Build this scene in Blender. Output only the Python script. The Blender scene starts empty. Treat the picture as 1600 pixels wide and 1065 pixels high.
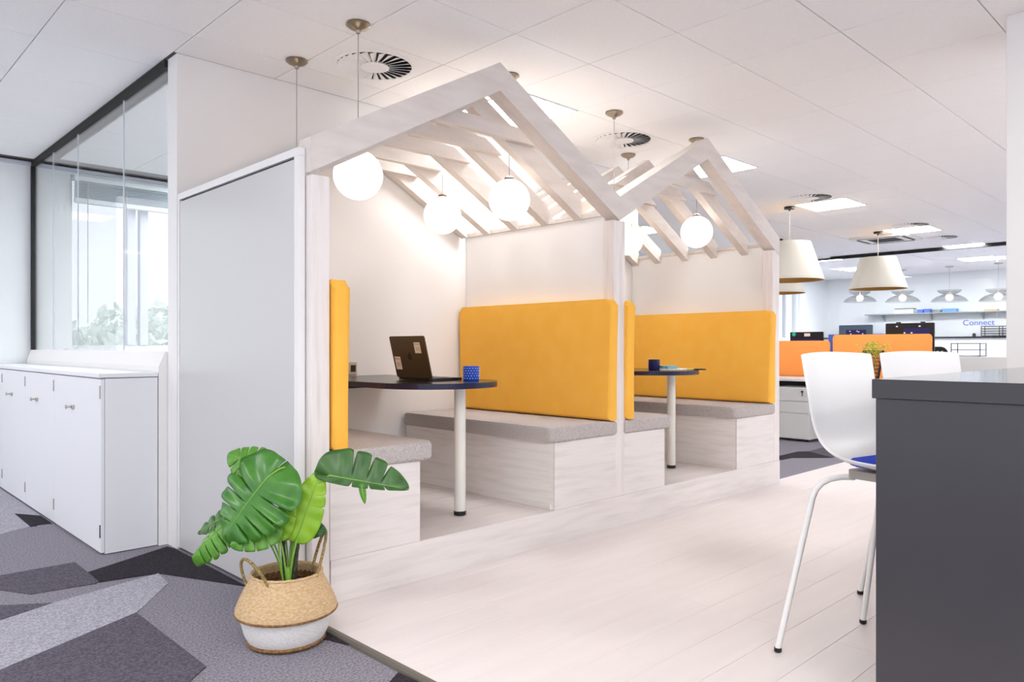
import bpy, bmesh, math, random
from mathutils import Vector, Matrix, Euler
random.seed(7)
PI = math.pi
sc = bpy.context.scene
COL = sc.collection

# ------------------------------------------------------------------ camera
cd = bpy.data.cameras.new('camera')
cam = bpy.data.objects.new('camera', cd)
COL.objects.link(cam)
cam.location = (0, 0, 1.13)
cam.rotation_euler = (PI / 2, 0, -math.atan2(.696, .7175))
cd.sensor_width = 36.0
cd.lens = 26.19
cd.shift_y = 0.0059
cd.clip_end = 300
sc.camera = cam

# ------------------------------------------------------------------ sky, exposure
wd = bpy.data.worlds.new('overcast_sky')
sc.world = wd
wd.use_nodes = True
bg = wd.node_tree.nodes['Background']
bg.inputs[0].default_value = (0.90, 0.92, 1.0, 1)
bg.inputs[1].default_value = .56
sc.view_settings.view_transform = 'Standard'
sc.view_settings.look = 'None'
sc.view_settings.gamma = 1
sc.view_settings.use_curve_mapping = False
sc.view_settings.exposure = 1.44
LED = 9.0          # radiance of the ceiling panels
GLOBE = 1.10

# ------------------------------------------------------------------ helpers
def lin(c):
    out = []
    for v in c:
        v /= 255.0
        out.append(v / 12.92 if v <= .04045 else ((v + .055) / 1.055) ** 2.4)
    return (out[0], out[1], out[2], 1)

def mat(name, rgb, rough=.6, metal=0.0, spec=.5, noise=None, bump=None, emit=None, stretch=None, coat=0):
    """noise = (scale, rgb2, contrast low, high); bump = (scale, strength)"""
    m = bpy.data.materials.new(name)
    m.use_nodes = True
    nt = m.node_tree
    b = nt.nodes['Principled BSDF']
    b.inputs['Base Color'].default_value = lin(rgb)
    b.inputs['Roughness'].default_value = rough
    b.inputs['Metallic'].default_value = metal
    b.inputs['Specular IOR Level'].default_value = spec
    if coat:
        b.inputs['Coat Weight'].default_value = coat
        b.inputs['Coat Roughness'].default_value = .06
    if noise or bump:
        tc = nt.nodes.new('ShaderNodeTexCoord')
        mp = nt.nodes.new('ShaderNodeMapping')
        nt.links.new(tc.outputs['Object'], mp.inputs['Vector'])
        if stretch:
            mp.inputs['Scale'].default_value = stretch
    if noise:
        n = nt.nodes.new('ShaderNodeTexNoise')
        n.inputs['Scale'].default_value = noise[0]
        n.inputs['Detail'].default_value = 4
        r = nt.nodes.new('ShaderNodeValToRGB')
        r.color_ramp.elements[0].position = noise[2]
        r.color_ramp.elements[1].position = noise[3]
        r.color_ramp.elements[0].color = lin(noise[1])
        r.color_ramp.elements[1].color = lin(rgb)
        nt.links.new(mp.outputs[0], n.inputs['Vector'])
        nt.links.new(n.outputs['Fac'], r.inputs[0])
        nt.links.new(r.outputs[0], b.inputs['Base Color'])
    if bump:
        n2 = nt.nodes.new('ShaderNodeTexNoise')
        n2.inputs['Scale'].default_value = bump[0]
        n2.inputs['Detail'].default_value = 3
        bp = nt.nodes.new('ShaderNodeBump')
        bp.inputs['Strength'].default_value = bump[1]
        bp.inputs['Distance'].default_value = .01
        nt.links.new(mp.outputs[0], n2.inputs['Vector'])
        nt.links.new(n2.outputs['Fac'], bp.inputs['Height'])
        nt.links.new(bp.outputs[0], b.inputs['Normal'])
    if emit:
        b.inputs['Emission Color'].default_value = (*emit[0], 1)
        b.inputs['Emission Strength'].default_value = emit[1]
    return m

def lamp_mat(name, col, strength):
    m = bpy.data.materials.new(name)
    m.use_nodes = True
    nt = m.node_tree
    nt.nodes.clear()
    o = nt.nodes.new('ShaderNodeOutputMaterial')
    e = nt.nodes.new('ShaderNodeEmission')
    e.inputs[0].default_value = (*col, 1)
    e.inputs[1].default_value = strength
    nt.links.new(e.outputs[0], o.inputs[0])
    return m

def glass_mat(name, tint, ior=1.45, rough=0.0):
    m = bpy.data.materials.new(name)
    m.use_nodes = True
    nt = m.node_tree
    nt.nodes.clear()
    o = nt.nodes.new('ShaderNodeOutputMaterial')
    mx = nt.nodes.new('ShaderNodeMixShader')
    t = nt.nodes.new('ShaderNodeBsdfTransparent')
    g = nt.nodes.new('ShaderNodeBsdfGlossy')
    lw = nt.nodes.new('ShaderNodeLayerWeight')       # Schlick reflectance, the same on both faces of the pane
    lw.inputs['Blend'].default_value = .5
    pw_ = nt.nodes.new('ShaderNodeMath'); pw_.operation = 'POWER'
    pw_.inputs[1].default_value = 5.0
    f = nt.nodes.new('ShaderNodeMath'); f.operation = 'MULTIPLY_ADD'
    r0 = ((ior - 1) / (ior + 1)) ** 2
    f.inputs[1].default_value = 1 - r0
    f.inputs[2].default_value = r0
    nt.links.new(lw.outputs['Facing'], pw_.inputs[0])
    nt.links.new(pw_.outputs[0], f.inputs[0])
    t.inputs[0].default_value = (*tint, 1)
    g.inputs['Roughness'].default_value = rough
    nt.links.new(f.outputs[0], mx.inputs[0])
    nt.links.new(t.outputs[0], mx.inputs[1])
    nt.links.new(g.outputs[0], mx.inputs[2])
    nt.links.new(mx.outputs[0], o.inputs[0])
    return m

W = {}
def wloc(o):
    return W.get(o.name, Vector((0, 0, 0)))

def obj(name, bm, m, parent=None, smooth=False):
    """link a bmesh built in world coordinates as ONE mesh object"""
    me = bpy.data.meshes.new(name)
    if parent is not None:
        bmesh.ops.translate(bm, verts=bm.verts, vec=-wloc(parent))
    bmesh.ops.recalc_face_normals(bm, faces=bm.faces)
    bm.to_mesh(me)
    bm.free()
    ms = m if isinstance(m, (list, tuple)) else [m]
    for x in ms:
        me.materials.append(x)
    if smooth:
        for p in me.polygons:
            p.use_smooth = True
        try:
            me.set_sharp_from_angle(angle=math.radians(40))
        except Exception:
            pass
    o = bpy.data.objects.new(name, me)
    COL.objects.link(o)
    if parent is not None:
        o.parent = parent
        W[o.name] = wloc(parent)
    return o

def thing(name, label, cat, loc=(0, 0, 0), group=None):
    o = bpy.data.objects.new(name, None)
    COL.objects.link(o)
    o.location = loc
    o.empty_display_size = .1
    W[o.name] = Vector(loc)
    return tag(o, label, cat, group)

def tag(o, label, cat, group=None):
    o['label'] = label
    o['category'] = cat
    if group:
        o['group'] = group
    return o

def struct(name, bm, m, parent=None, smooth=False):
    o = obj(name, bm, m, parent, smooth)
    if parent is None:
        o['kind'] = 'structure'
    return o

def sroot(name, loc=(0, 0, 0)):
    o = bpy.data.objects.new(name, None)
    COL.objects.link(o)
    o.location = loc
    W[o.name] = Vector(loc)
    o['kind'] = 'structure'
    return o

def copy_tree(o, parent=None):
    c = o.copy()
    COL.objects.link(c)
    if parent is not None:
        c.parent = parent
    for ch in list(o.children):
        copy_tree(ch, c)
    return c

def box(bm, x0, x1, y0, y1, z0, z1, bev=0, seg=2):
    x0, x1 = min(x0, x1), max(x0, x1)
    y0, y1 = min(y0, y1), max(y0, y1)
    z0, z1 = min(z0, z1), max(z0, z1)
    v = [bm.verts.new(p) for p in ((x0, y0, z0), (x1, y0, z0), (x1, y1, z0), (x0, y1, z0),
                                   (x0, y0, z1), (x1, y0, z1), (x1, y1, z1), (x0, y1, z1))]
    fs = [bm.faces.new([v[i] for i in q]) for q in ((3, 2, 1, 0), (4, 5, 6, 7), (0, 1, 5, 4), (1, 2, 6, 5), (2, 3, 7, 6), (3, 0, 4, 7))]
    if bev:
        es = list({e for f in fs for e in f.edges})
        bmesh.ops.bevel(bm, geom=es, offset=bev, segments=seg, profile=.5, affect='EDGES')
    return bm

def B(*a, **k):
    return box(bmesh.new(), *a, **k)

def tube(bm, pts, r, seg=10, cap=True):
    pts = [Vector(p) for p in pts]
    rs = r if isinstance(r, (list, tuple)) else [r] * len(pts)
    rings = []
    n_prev = None
    for i, p in enumerate(pts):
        if i == 0: d = pts[1] - p
        elif i == len(pts) - 1: d = p - pts[i - 1]
        else: d = (pts[i + 1] - p).normalized() + (p - pts[i - 1]).normalized()
        d.normalize()
        if n_prev is None:
            a = Vector((0, 0, 1)) if abs(d.z) < .9 else Vector((1, 0, 0))
            n = d.cross(a).normalized()
        else:
            n = (n_prev - d * n_prev.dot(d)).normalized()
        n_prev = n
        b = d.cross(n)
        rings.append([bm.verts.new(p + rs[i] * (math.cos(2 * PI * k / seg) * n + math.sin(2 * PI * k / seg) * b)) for k in range(seg)])
    for a, b in zip(rings, rings[1:]):
        for k in range(seg):
            bm.faces.new((a[k], a[(k + 1) % seg], b[(k + 1) % seg], b[k]))
    if cap:
        bm.faces.new(rings[0][::-1]); bm.faces.new(rings[-1])
    return bm

def lathe(bm, prof, c=(0, 0, 0), seg=32, cap=True):
    rings = []
    for r, z in prof:
        if r < 1e-5:
            rings.append([bm.verts.new((c[0], c[1], c[2] + z))])
        else:
            rings.append([bm.verts.new((c[0] + r * math.cos(2 * PI * k / seg), c[1] + r * math.sin(2 * PI * k / seg), c[2] + z)) for k in range(seg)])
    for a, b in zip(rings, rings[1:]):
        for k in range(seg):
            k2 = (k + 1) % seg
            if len(a) == 1 and len(b) == 1: continue
            if len(a) == 1: bm.faces.new((a[0], b[k], b[k2]))
            elif len(b) == 1: bm.faces.new((a[k], a[k2], b[0]))
            else: bm.faces.new((a[k], a[k2], b[k2], b[k]))
    if cap:
        if len(rings[0]) > 1: bm.faces.new(rings[0][::-1])
        if len(rings[-1]) > 1: bm.faces.new(rings[-1])
    return bm

def prism(bm, poly, axis, a0, a1):
    """extrude a 2-D polygon: axis 'y' -> poly is (x, z); 'z' -> (x, y); 'x' -> (y, z)"""
    def P(u, v, a):
        return {'y': (u, a, v), 'z': (u, v, a), 'x': (a, u, v)}[axis]
    A = [bm.verts.new(P(u, v, a0)) for u, v in poly]
    Bv = [bm.verts.new(P(u, v, a1)) for u, v in poly]
    n = len(poly)
    bm.faces.new(A[::-1]); bm.faces.new(Bv)
    for i in range(n):
        j = (i + 1) % n
        bm.faces.new((A[i], A[j], Bv[j], Bv[i]))
    return bm

def rrect(x0, x1, y0, y1, r, n=5, corners=(1, 1, 1, 1)):
    """rounded rectangle outline; corners order: x0y0, x1y0, x1y1, x0y1"""
    out = []
    for (cx, cy, a0, on, px, py) in ((x0 + r, y0 + r, PI, corners[0], x0, y0), (x1 - r, y0 + r, 1.5 * PI, corners[1], x1, y0),
                                     (x1 - r, y1 - r, 0, corners[2], x1, y1), (x0 + r, y1 - r, .5 * PI, corners[3], x0, y1)):
        if not on:
            out.append((px, py)); continue
        for k in range(n + 1):
            a = a0 + .5 * PI * k / n
            out.append((cx + r * math.cos(a), cy + r * math.sin(a)))
    return out

def sphere(bm, c, r, u=32, v=20):
    bmesh.ops.create_uvsphere(bm, u_segments=u, v_segments=v, radius=r, matrix=Matrix.Translation(c))
    return bm

# ------------------------------------------------------------------ materials
M = {}
M['paint'] = mat('white_paint', (238, 236, 235), .7, noise=(2.0, (235, 233, 232), .3, .7))
M['paint_cool'] = mat('cool_white_paint', (226, 229, 231), .7, noise=(2.0, (222, 226, 228), .3, .7))
M['tile'] = mat('ceiling_tile', (249, 248, 248), .85, noise=(60, (246, 245, 245), .35, .65))
M['grid'] = mat('ceiling_grid_gap', (150, 144, 142), .8)
M['shadow_gap'] = mat('dark_gap', (40, 40, 42), .8)
for ax, st, c0, c1 in (('x', (1.2, 14, 14), (234, 227, 224), (222, 214, 209)), ('y', (14, 1.2, 14), (246, 241, 238), (234, 226, 221)), ('z', (14, 14, 1.2), (236, 229, 226), (222, 214, 209))):  # y copy is lighter, its colour making up for missing light on bench fronts
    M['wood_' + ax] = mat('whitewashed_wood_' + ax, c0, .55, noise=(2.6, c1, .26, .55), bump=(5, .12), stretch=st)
M['plank'] = mat('whitewashed_floor', (234, 225, 222), .45, noise=(2.2, (230, 221, 218), .3, .62), stretch=(.8, 7, 7))
M['timber'] = mat('white_stained_timber', (224, 216, 210), .55, noise=(2.2, (214, 205, 199), .3, .6), bump=(5, .1), stretch=(2, 8, 8))
M['board_gloss'] = mat('white_board_gloss', (203, 201, 201), .25)
M['yellow'] = mat('mustard_felt', (255, 194, 84), .9, spec=.2, noise=(9, (253, 188, 76), .3, .7), bump=(260, .15))
M['orange'] = mat('orange_screen_felt', (255, 160, 84), .9, spec=.2, bump=(200, .1))
M['grey_felt'] = mat('grey_wool_felt', (206, 198, 195), .95, spec=.15, noise=(150, (178, 170, 167), .35, .65), bump=(220, .35))
M['black_top'] = mat('black_laminate', (26, 24, 26), .22, spec=.5)
M['navy_edge'] = mat('navy_edge', (24, 24, 62), .3)
M['leg_paint'] = mat('cream_powder_coat', (236, 234, 226), .35)
M['black'] = mat('black_plastic', (18, 18, 20), .4)
M['black_matt'] = mat('black_matt', (22, 21, 22), .7)
M['steel'] = mat('brushed_steel', (196, 190, 180), .28, metal=1)
M['bronze'] = mat('satin_nickel', (150, 140, 124), .28, metal=1)
M['alu_trim'] = mat('olive_grey_trim', (112, 106, 96), .45, metal=.3)
M['carpet'] = mat('carpet_mid', (160, 155, 164), 1, spec=.05, noise=(110, (120, 116, 126), .36, .62), bump=(300, .5))
M['carpet_l'] = mat('carpet_light', (192, 189, 198), 1, spec=.05, noise=(110, (150, 147, 158), .36, .62), bump=(300, .5))
M['carpet_m'] = mat('carpet_dusk', (112, 107, 117), 1, spec=.05, noise=(110, (84, 80, 90), .36, .62), bump=(300, .5))
M['carpet_d'] = mat('carpet_dark', (66, 62, 68), 1, spec=.05, noise=(110, (50, 47, 52), .36, .62), bump=(300, .5))
M['cab'] = mat('white_cabinet', (232, 233, 236), .45)
M['counter'] = mat('charcoal_laminate', (58, 56, 61), .32, noise=(3, (55, 53, 58), .3, .7))
M['counter_edge'] = mat('charcoal_edge', (48, 47, 51), .10)
M['shell'] = mat('white_polypropylene', (240, 238, 236), .35)
M['blue'] = mat('blue_seat_fabric', (22, 62, 200), .85, bump=(200, .2))
M['under'] = mat('grey_underside', (150, 146, 138), .5)
M['leaf1'] = mat('leaf_deep_green', (74, 134, 42), .30, spec=.5, noise=(14, (48, 106, 30), .3, .7))
M['leaf2'] = mat('leaf_mid_green', (92, 150, 40), .36, noise=(14, (70, 128, 30), .3, .7))
M['leaf3'] = mat('leaf_lime', (150, 192, 48), .4, noise=(14, (126, 176, 40), .3, .7))
M['leaf4'] = mat('leaf_dark', (60, 106, 36), .35, noise=(14, (42, 84, 28), .3, .7))
M['stem_g'] = mat('green_stem', (128, 176, 66), .45)
M['stem_d'] = mat('dark_stem', (44, 40, 34), .6, noise=(60, (70, 78, 44), .35, .6))
M['straw'] = mat('woven_seagrass', (230, 200, 158), .85, noise=(70, (208, 170, 124), .35, .65), bump=(120, .8), stretch=(1, 1, 2.5))
M['straw_dark'] = mat('dark_seagrass', (158, 116, 70), .9, noise=(90, (110, 76, 42), .35, .65), bump=(150, .8))
M['basket_white'] = mat('white_painted_seagrass', (242, 239, 236), .8, noise=(60, (232, 228, 224), .35, .65), bump=(120, .6), stretch=(1, 1, 3))
M['rope'] = mat('seagrass_rope', (176, 152, 98), .9, noise=(120, (130, 106, 62), .35, .65), bump=(200, .8))
M['soil'] = mat('brown_filling', (110, 66, 34), .95, noise=(60, (58, 34, 20), .35, .65), bump=(80, 1))
M['laptop'] = mat('aluminium_reflected_brown', (92, 74, 50), .33, metal=.5)  # grey metal coloured with the brown-olive of its reflection
M['laptop_dark'] = mat('near_black_key_deck', (22, 20, 22), .4)
M['sticker'] = mat('white_sticker', (236, 222, 208), .6)
M['ink'] = mat('grey_print', (120, 110, 104), .7)
M['cup_blue'] = mat('cobalt_glaze', (28, 72, 190), .35)
M['cup_dot'] = mat('pale_blue_dot', (150, 186, 240), .4)
M['cup_navy'] = mat('navy_glaze', (30, 26, 88), .25)
M['paper_w'] = mat('white_paper', (240, 236, 228), .7)
M['paper_y'] = mat('yellow_paper', (240, 214, 120), .7)
M['paper_t'] = mat('teal_paper', (130, 178, 190), .7)
M['shade_out'] = mat('ivory_linen_shade', (222, 218, 206), .85, bump=(150, .1))
M['shade_in'] = mat('gold_shade_lining', (190, 146, 70), .5)
M['cord'] = mat('grey_cord', (170, 164, 158), .6)
M['led'] = lamp_mat('led_panel', (.985, .99, .985), LED)
M['led_kitchen'] = lamp_mat('kitchen_led_panel', (.97, .985, 1.0), LED * 3.0)
M['globe'] = lamp_mat('opal_globe_lit', (1.0, .86, .74), GLOBE)
M['bulb'] = lamp_mat('warm_bulb', (1.0, .93, .82), .8)
M['glass'] = glass_mat('partition_glass', (.965, .985, .985))
M['glass_win'] = glass_mat('window_glass', (.97, .98, .985))
M['glass_shade'] = glass_mat('clear_shade_glass', (.88, .88, .88), 1.6)
M['frame_w'] = mat('window_frame_white', (222, 226, 232), .45)
M['frame_l'] = mat('window_frame_grey', (196, 200, 212), .45)
M['blind'] = mat('blue_grey_blind', (172, 186, 196), .6)
M['blind_l'] = mat('pale_blind', (214, 224, 228), .6)
M['desk'] = mat('white_desk', (236, 234, 230), .4)
M['ped'] = mat('white_metal', (226, 224, 220), .4)
M['mon'] = mat('black_monitor', (16, 14, 16), .35)
M['mon_blue'] = mat('monitor_stand_navy', (22, 22, 92), .4)
M['mon_grey'] = mat('monitor_grey_blue', (72, 92, 112), .35)
M['green'] = mat('green_sticker', (30, 190, 140), .6)
M['sign'] = mat('periwinkle_letters', (104, 118, 205), .6)
M['box_blue'] = mat('blue_card', (92, 120, 214), .6)
M['box_sky'] = mat('sky_blue_card', (120, 170, 226), .6)
M['box_tan'] = mat('tan_card', (220, 184, 140), .7)
M['shelf_glass'] = mat('grey_green_shelf', (160, 172, 168), .25)
M['tree'] = mat('haze_paled_leaves', (240, 244, 238), .9, noise=(3, (222, 232, 220), .35, .65))  # leaves painted pale to stand in for haze and overexposure
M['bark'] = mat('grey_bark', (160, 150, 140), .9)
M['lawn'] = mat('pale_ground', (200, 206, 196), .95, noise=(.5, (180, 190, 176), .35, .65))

# ------------------------------------------------------------------ levels
CE = 2.776            # ceiling
YB = 4.30             # rear wall of the booths
YW = 7.75             # outer window wall
PF = .20              # height of the booth platform

# ------------------------------------------------------------------ floor
fl = struct('floor', B(-2.8, 19, -3.6, YW + .2, -.12, 0), M['carpet'])
def carpet(poly, m, h=.003, name='carpet_piece'):
    return obj(name, prism(bmesh.new(), poly, 'z', -.01, h), m, fl)
carpet([(.2, 5.1), (.911, 5.37), (1.083, 5.471), (1.21, 5.45), (1.21, 7.7), (.2, 7.7)], M['carpet_l'])
carpet([(1.094, 5.96), (1.086, 5.468), (1.205, 5.456), (1.205, 5.764)], M['carpet_d'], .005)
carpet([(.3, 4.42), (.746, 4.395), (1.074, 4.396), (1.07, 3.955), (1.05, 3.934), (.79, 3.968), (.702, 4.141), (.3, 4.3)], M['carpet_m'], .005)
carpet([(1.073, 4.15), (1.529, 4.371), (1.545, 4.3), (1.545, 3.40), (1.5, 3.5), (1.322, 3.894), (1.067, 3.945)], M['carpet_d'], .006)
carpet([(.3, 3.93), (.659, 3.885), (.83, 3.765), (.624, 3.676), (.3, 3.6)], M['carpet_m'], .005)
carpet([(.83, 3.765), (1.322, 3.894), (1.30, 3.70), (1.057, 3.38), (.528, 3.11), (.3, 3.02), (.3, 3.6), (.624, 3.676)], M['carpet_l'], .003)
carpet([(.2, 2.95), (.528, 3.11), (1.057, 3.38), (1.056, 2.64), (.959, 2.55), (.6, 2.2), (.2, 2.4)], M['carpet_m'], .005)
carpet([(1.40, 2.63), (1.49, 2.56), (1.503, 2.508), (1.525, 2.44), (1.53, 2.66), (1.50, 2.80)], M['carpet_d'], .005)
carpet([(1.440, 2.08), (1.513, 2.126), (1.524, 1.9), (1.3, 1.8)], M['carpet_d'], .005)
carpet([(7.0, 3.48), (7.334, 3.46), (7.638, 3.18), (7.9, 3.55), (7.792, 3.62), (7.0, 3.60)], M['carpet_d'], .005)
carpet([(7.638, 3.18), (8.6, 3.1), (8.9, 3.6), (7.9, 3.55)], M['carpet_m'], .004)

# whitewashed boards of the walkway, one by one
WX0, WX1, WY0, WY1 = 1.548, 8.0, -1.55, 2.955
pw, plen = .178, 1.30
pm = bpy.data.meshes.new('floor_plank')
bm = B(0, plen - .001, 0, pw - .001, 0, .012, bev=.0008, seg=1)
bm.to_mesh(pm); bm.free(); pm.materials.append(M['plank'])
half = bpy.data.meshes.new('floor_plank_short')
bm = B(0, plen / 2 - .001, 0, pw - .001, 0, .012, bev=.0008, seg=1)
bm.to_mesh(half); bm.free(); half.materials.append(M['plank'])
rows = int(round((WY1 - WY0) / pw))
for r in range(rows):
    y = WY1 - (r + 1) * pw
    x = WX0
    k = 0
    while x < WX1 - .2:
        me = half if (k == 0 and r % 2) else pm
        o = bpy.data.objects.new('floor_plank', me)
        COL.objects.link(o); o.parent = fl
        o.location = (x, y, 0)
        x += plen / 2 if me is half else plen
        k += 1
struct('trim_1', prism(bmesh.new(), [(1.520, 0), (1.522, .010), (1.532, .016), (1.548, .016), (1.548, 0)], 'y', -1.5, 2.875), M['alu_trim'])

# ------------------------------------------------------------------ ceiling: slab with the laid-in tiles
ce = struct('ceiling', B(-2.8, 19, -3.6, YW + .2, CE + .018, CE + .10), M['grid'])
LEDS = [(3.64, 3.70), (6.06, 3.62), (8.64, 3.62), (11.33, 3.60), (13.80, 3.55), (1.24, -.5), (3.64, -.5), (6.04, -.5), (8.44, -.5), (10.84, -.5),
        (-1.16, -.5), (-1.16, -2.9), (1.24, -2.9), (3.64, -2.9), (6.04, -2.9), (8.44, -2.9), (-1.16, 1.9), (-1.16, 4.3), (-1.16, 6.7),
        (8.64, 6.3), (11.33, 6.3), (13.9, 6.0), (15.9, 3.9), (16.2, 6.2), (15.9, 1.4), (13.5, 1.2),
        (3.2, 6.1), (5.0, 6.1), (2.65, 5.2), (4.2, 5.1), (3.15, 7.1), (-1.16, -1.7), (.04, .7), (15.9, -.5), (16.4, 2.5), (13.9, -1.2)]
tm = bpy.data.meshes.new('ceiling_tile')
bm = B(0, .596, 0, .596, 0, .018, bev=.002, seg=1)
bm.to_mesh(tm); bm.free(); tm.materials.append(M['tile'])
DIFF = [(2.46, 3.69), (4.75, 3.63), (8.08, 3.60), (10.87, 3.47), (12.4, 3.54)]
nt_ = 0
for i in range(-3, 22):
    for j in range(-2, 6):
        x, y = 1.542 + .6 * i, 1.002 + .6 * j
        if j == 5 and i >= 0 and i < 8: continue
        if i < -1 and j < 2: continue
        o = bpy.data.objects.new('ceiling_tile', tm)
        COL.objects.link(o); o.parent = ce
        o.location = (x, y, CE); nt_ += 1
for i in range(-3, 0):
    for j in range(6, 11):
        o = bpy.data.objects.new('ceiling_tile', tm)
        COL.objects.link(o); o.parent = ce
        o.location = (1.542 + .6 * i, 1.002 + .6 * j, CE); nt_ += 1
for i in range(0, 8):
    for j in range(6, 11):
        o = bpy.data.objects.new('ceiling_tile', tm)
        COL.objects.link(o); o.parent = ce
        o.location = (1.70 + .6 * i, 4.45 + .6 * (j - 6), CE); nt_ += 1
cut = bpy.data.meshes.new('ceiling_tile_cut')
bm = B(0, .596, 0, .296, 0, .018, bev=.002, seg=1)
bm.to_mesh(cut); bm.free(); cut.materials.append(M['tile'])
for i in range(0, 8):
    o = bpy.data.objects.new('ceiling_tile', cut)
    COL.objects.link(o); o.parent = ce
    o.location = (1.542 + .6 * i, 4.002, CE)
# plain lining for the parts of the ceiling too far away to tell tiles apart
obj('ceiling_field', B(6.35, 19, 4.61, YW, CE, CE + .018), M['tile'], ce)
obj('ceiling_field', B(14.75, 19, -3.6, 4.6, CE, CE + .018), M['tile'], ce)
obj('ceiling_field', B(-2.8, 14.74, -3.6, -.21, CE, CE + .018), M['tile'], ce)
obj('ceiling_field', B(-2.8, .33, -.20, 1.0, CE, CE + .018), M['tile'], ce)
obj('ceiling_field', B(-2.8, -.27, 1.0, YW, CE, CE + .018), M['tile'], ce)

# ------------------------------------------------------------------ walls
struct('wall_booth', B(1.558, 5.86, YB, YB + .14, 0, CE), M['paint'])
struct('wall_meeting_room', B(5.72, 5.86, YB + .15, YW, 0, CE), M['paint'])
# outer wall with its window openings, two unseen ones added for daylight
ow = sroot('wall_window_side', (0, YW, 0))
for a in ((.9, 1.856, 0, CE), (-2.8, .9, 0, .85), (-2.8, .9, 2.65, CE), (1.856, 5.0, 0, 1.115), (1.856, 5.0, 2.715, CE), (5.0, 6.6, 0, CE), (6.6, 14.6, 0, .9), (6.6, 14.6, 2.6, CE),
          (14.6, 15.75, 0, CE), (15.75, 16.83, 0, 1.30), (15.75, 16.83, 2.6, CE), (16.83, 19, 0, CE)):
    obj('wall_section', B(a[0], a[1], YW, YW + .2, a[2], a[3]), M['paint_cool'], ow)
struct('trim_2', B(-2.8, 5.7, YW - .035, YW - .002, CE - .035, CE - .004, bev=.004), M['frame_l'])
struct('wall_far', B(18.3, 18.45, -3.6, YW, 0, CE), M['paint_cool'])
struct('wall_column', B(4.345, 4.85, .40, .949, 0, CE, bev=.004), M['paint'])

def window(name, x0, x1, z0, z1, mull, fw=.05):
    w = sroot(name, (x0, YW, z0))
    for a in ((x0, x0 + fw, z0, z1), (x1 - fw, x1, z0, z1)):
        obj('window_frame', B(a[0], a[1], YW + .06, YW + .13, a[2], a[3], bev=.003), M['frame_w'], w)
    for a in ((z0, z0 + fw), (z1 - fw, z1)):
        obj('window_frame', B(x0 + fw, x1 - fw, YW + .06, YW + .13, a[0], a[1], bev=.003), M['frame_w'], w)
    xs = [x0 + fw]
    for m0, m1 in mull:
        obj('mullion', B(m0, m1, YW + .05, YW + .13, z0 + fw, z1 - fw, bev=.003), M['frame_l'], w)
        xs += [m0, m1]
    xs.append(x1 - fw)
    for a, b in zip(xs[::2], xs[1::2]):
        obj('pane', B(a, b, YW + .09, YW + .098, z0 + fw, z1 - fw), M['glass_win'], w)
    return w
w1 = window('window_1', 1.856, 5.0, 1.115, 2.715, [(2.36, 2.435), (2.475, 2.55), (3.5, 3.58)], .03)
obj('mullion_pane', B(2.436, 2.474, YW + .09, YW + .10, 1.15, 2.68), M['glass_win'], w1)
obj('window_sill', B(1.80, 5.0, YW - .16, YW + .05, 1.085, 1.115, bev=.006), M['paint_cool'], w1)
window('added_window_6', -2.8, .9, .85, 2.65, [(-1.0, -.93)])  # unseen window added to flood the left side with daylight
window('added_window_2', 6.6, 14.6, .9, 2.6, [(8.2, 8.26), (9.8, 9.86), (11.4, 11.46), (13.0, 13.06)])  # unseen window added to let daylight into the office
window('window_3', 15.75, 16.83, 1.30, 2.6, [(16.2, 16.25)], .04)
# raised blind
bl = thing('venetian_blind', 'raised blue grey blind at the head of the window behind the glass partition', 'blind', (1.9, YW - .06, 2.70))
obj('headrail', B(1.87, 4.9, YW - .09, YW - .03, 2.655, 2.70, bev=.004), M['blind_l'], bl)
for k in range(14):
    z = 2.642 - k * .0105
    obj('slat', B(1.875 + .003 * (k % 3), 4.89, YW - .088 + .004 * (k % 2), YW - .03, z - .004, z), M['blind'], bl)
obj('bottom_rail', B(1.875, 4.89, YW - .088, YW - .03, 2.455, 2.497, bev=.004), M['blind_l'], bl)
for x in (1.975, 2.305):
    obj('pull_cord', tube(bmesh.new(), [(x, YW - .10, 2.66), (x, YW - .10, 1.35)], .004, 6), M['cord'], bl)

# glass partition beside the booths
gp = sroot('window_4', (1.558, YB + .14, 0))
obj('low_wall', prism(bmesh.new(), [(1.51, 0), (1.51, 1.02), (1.545, 1.105), (1.60, 1.105), (1.60, 0)], 'y', YB + .145, YW - .01), M['paint'], gp)
ys = [4.45, 5.23, 6.30, 7.03, 7.70]
for a, b in zip(ys, ys[1:]):
    obj('pane', B(1.555, 1.565, a + .004, b - .004, 1.106, CE - .04), M['glass'], gp)
for y in ys[1:-1]:
    obj('silicone_joint', B(1.556, 1.564, y - .004, y + .004, 1.106, CE - .04), M['frame_w'], gp)
obj('head_track', B(1.540, 1.580, 4.442, 7.735, CE - .045, CE - .003), M['black_matt'], gp)
obj('end_track', B(1.540, 1.580, 7.70, 7.74, 1.106, CE - .046), M['black_matt'], gp)

# glass partition in front of the kitchen at the far end
gf = sroot('window_5', (13.65, 0, 0))
ys = [-3.5, -2.9, -1.4, .1, 1.6, 3.1, 4.6, 6.1, 7.70]
for a, b in zip(ys, ys[1:]):
    obj('pane', B(13.645, 13.655, a + .004, b - .004, .03, CE - .05), M['glass_win'], gf)
obj('head_track', B(13.62, 13.68, -3.5, 7.70, CE - .055, CE - .003), M['black_matt'], gf)
obj('floor_track', B(13.63, 13.67, -3.5, 7.70, .004, .03), M['black_matt'], gf)

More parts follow.
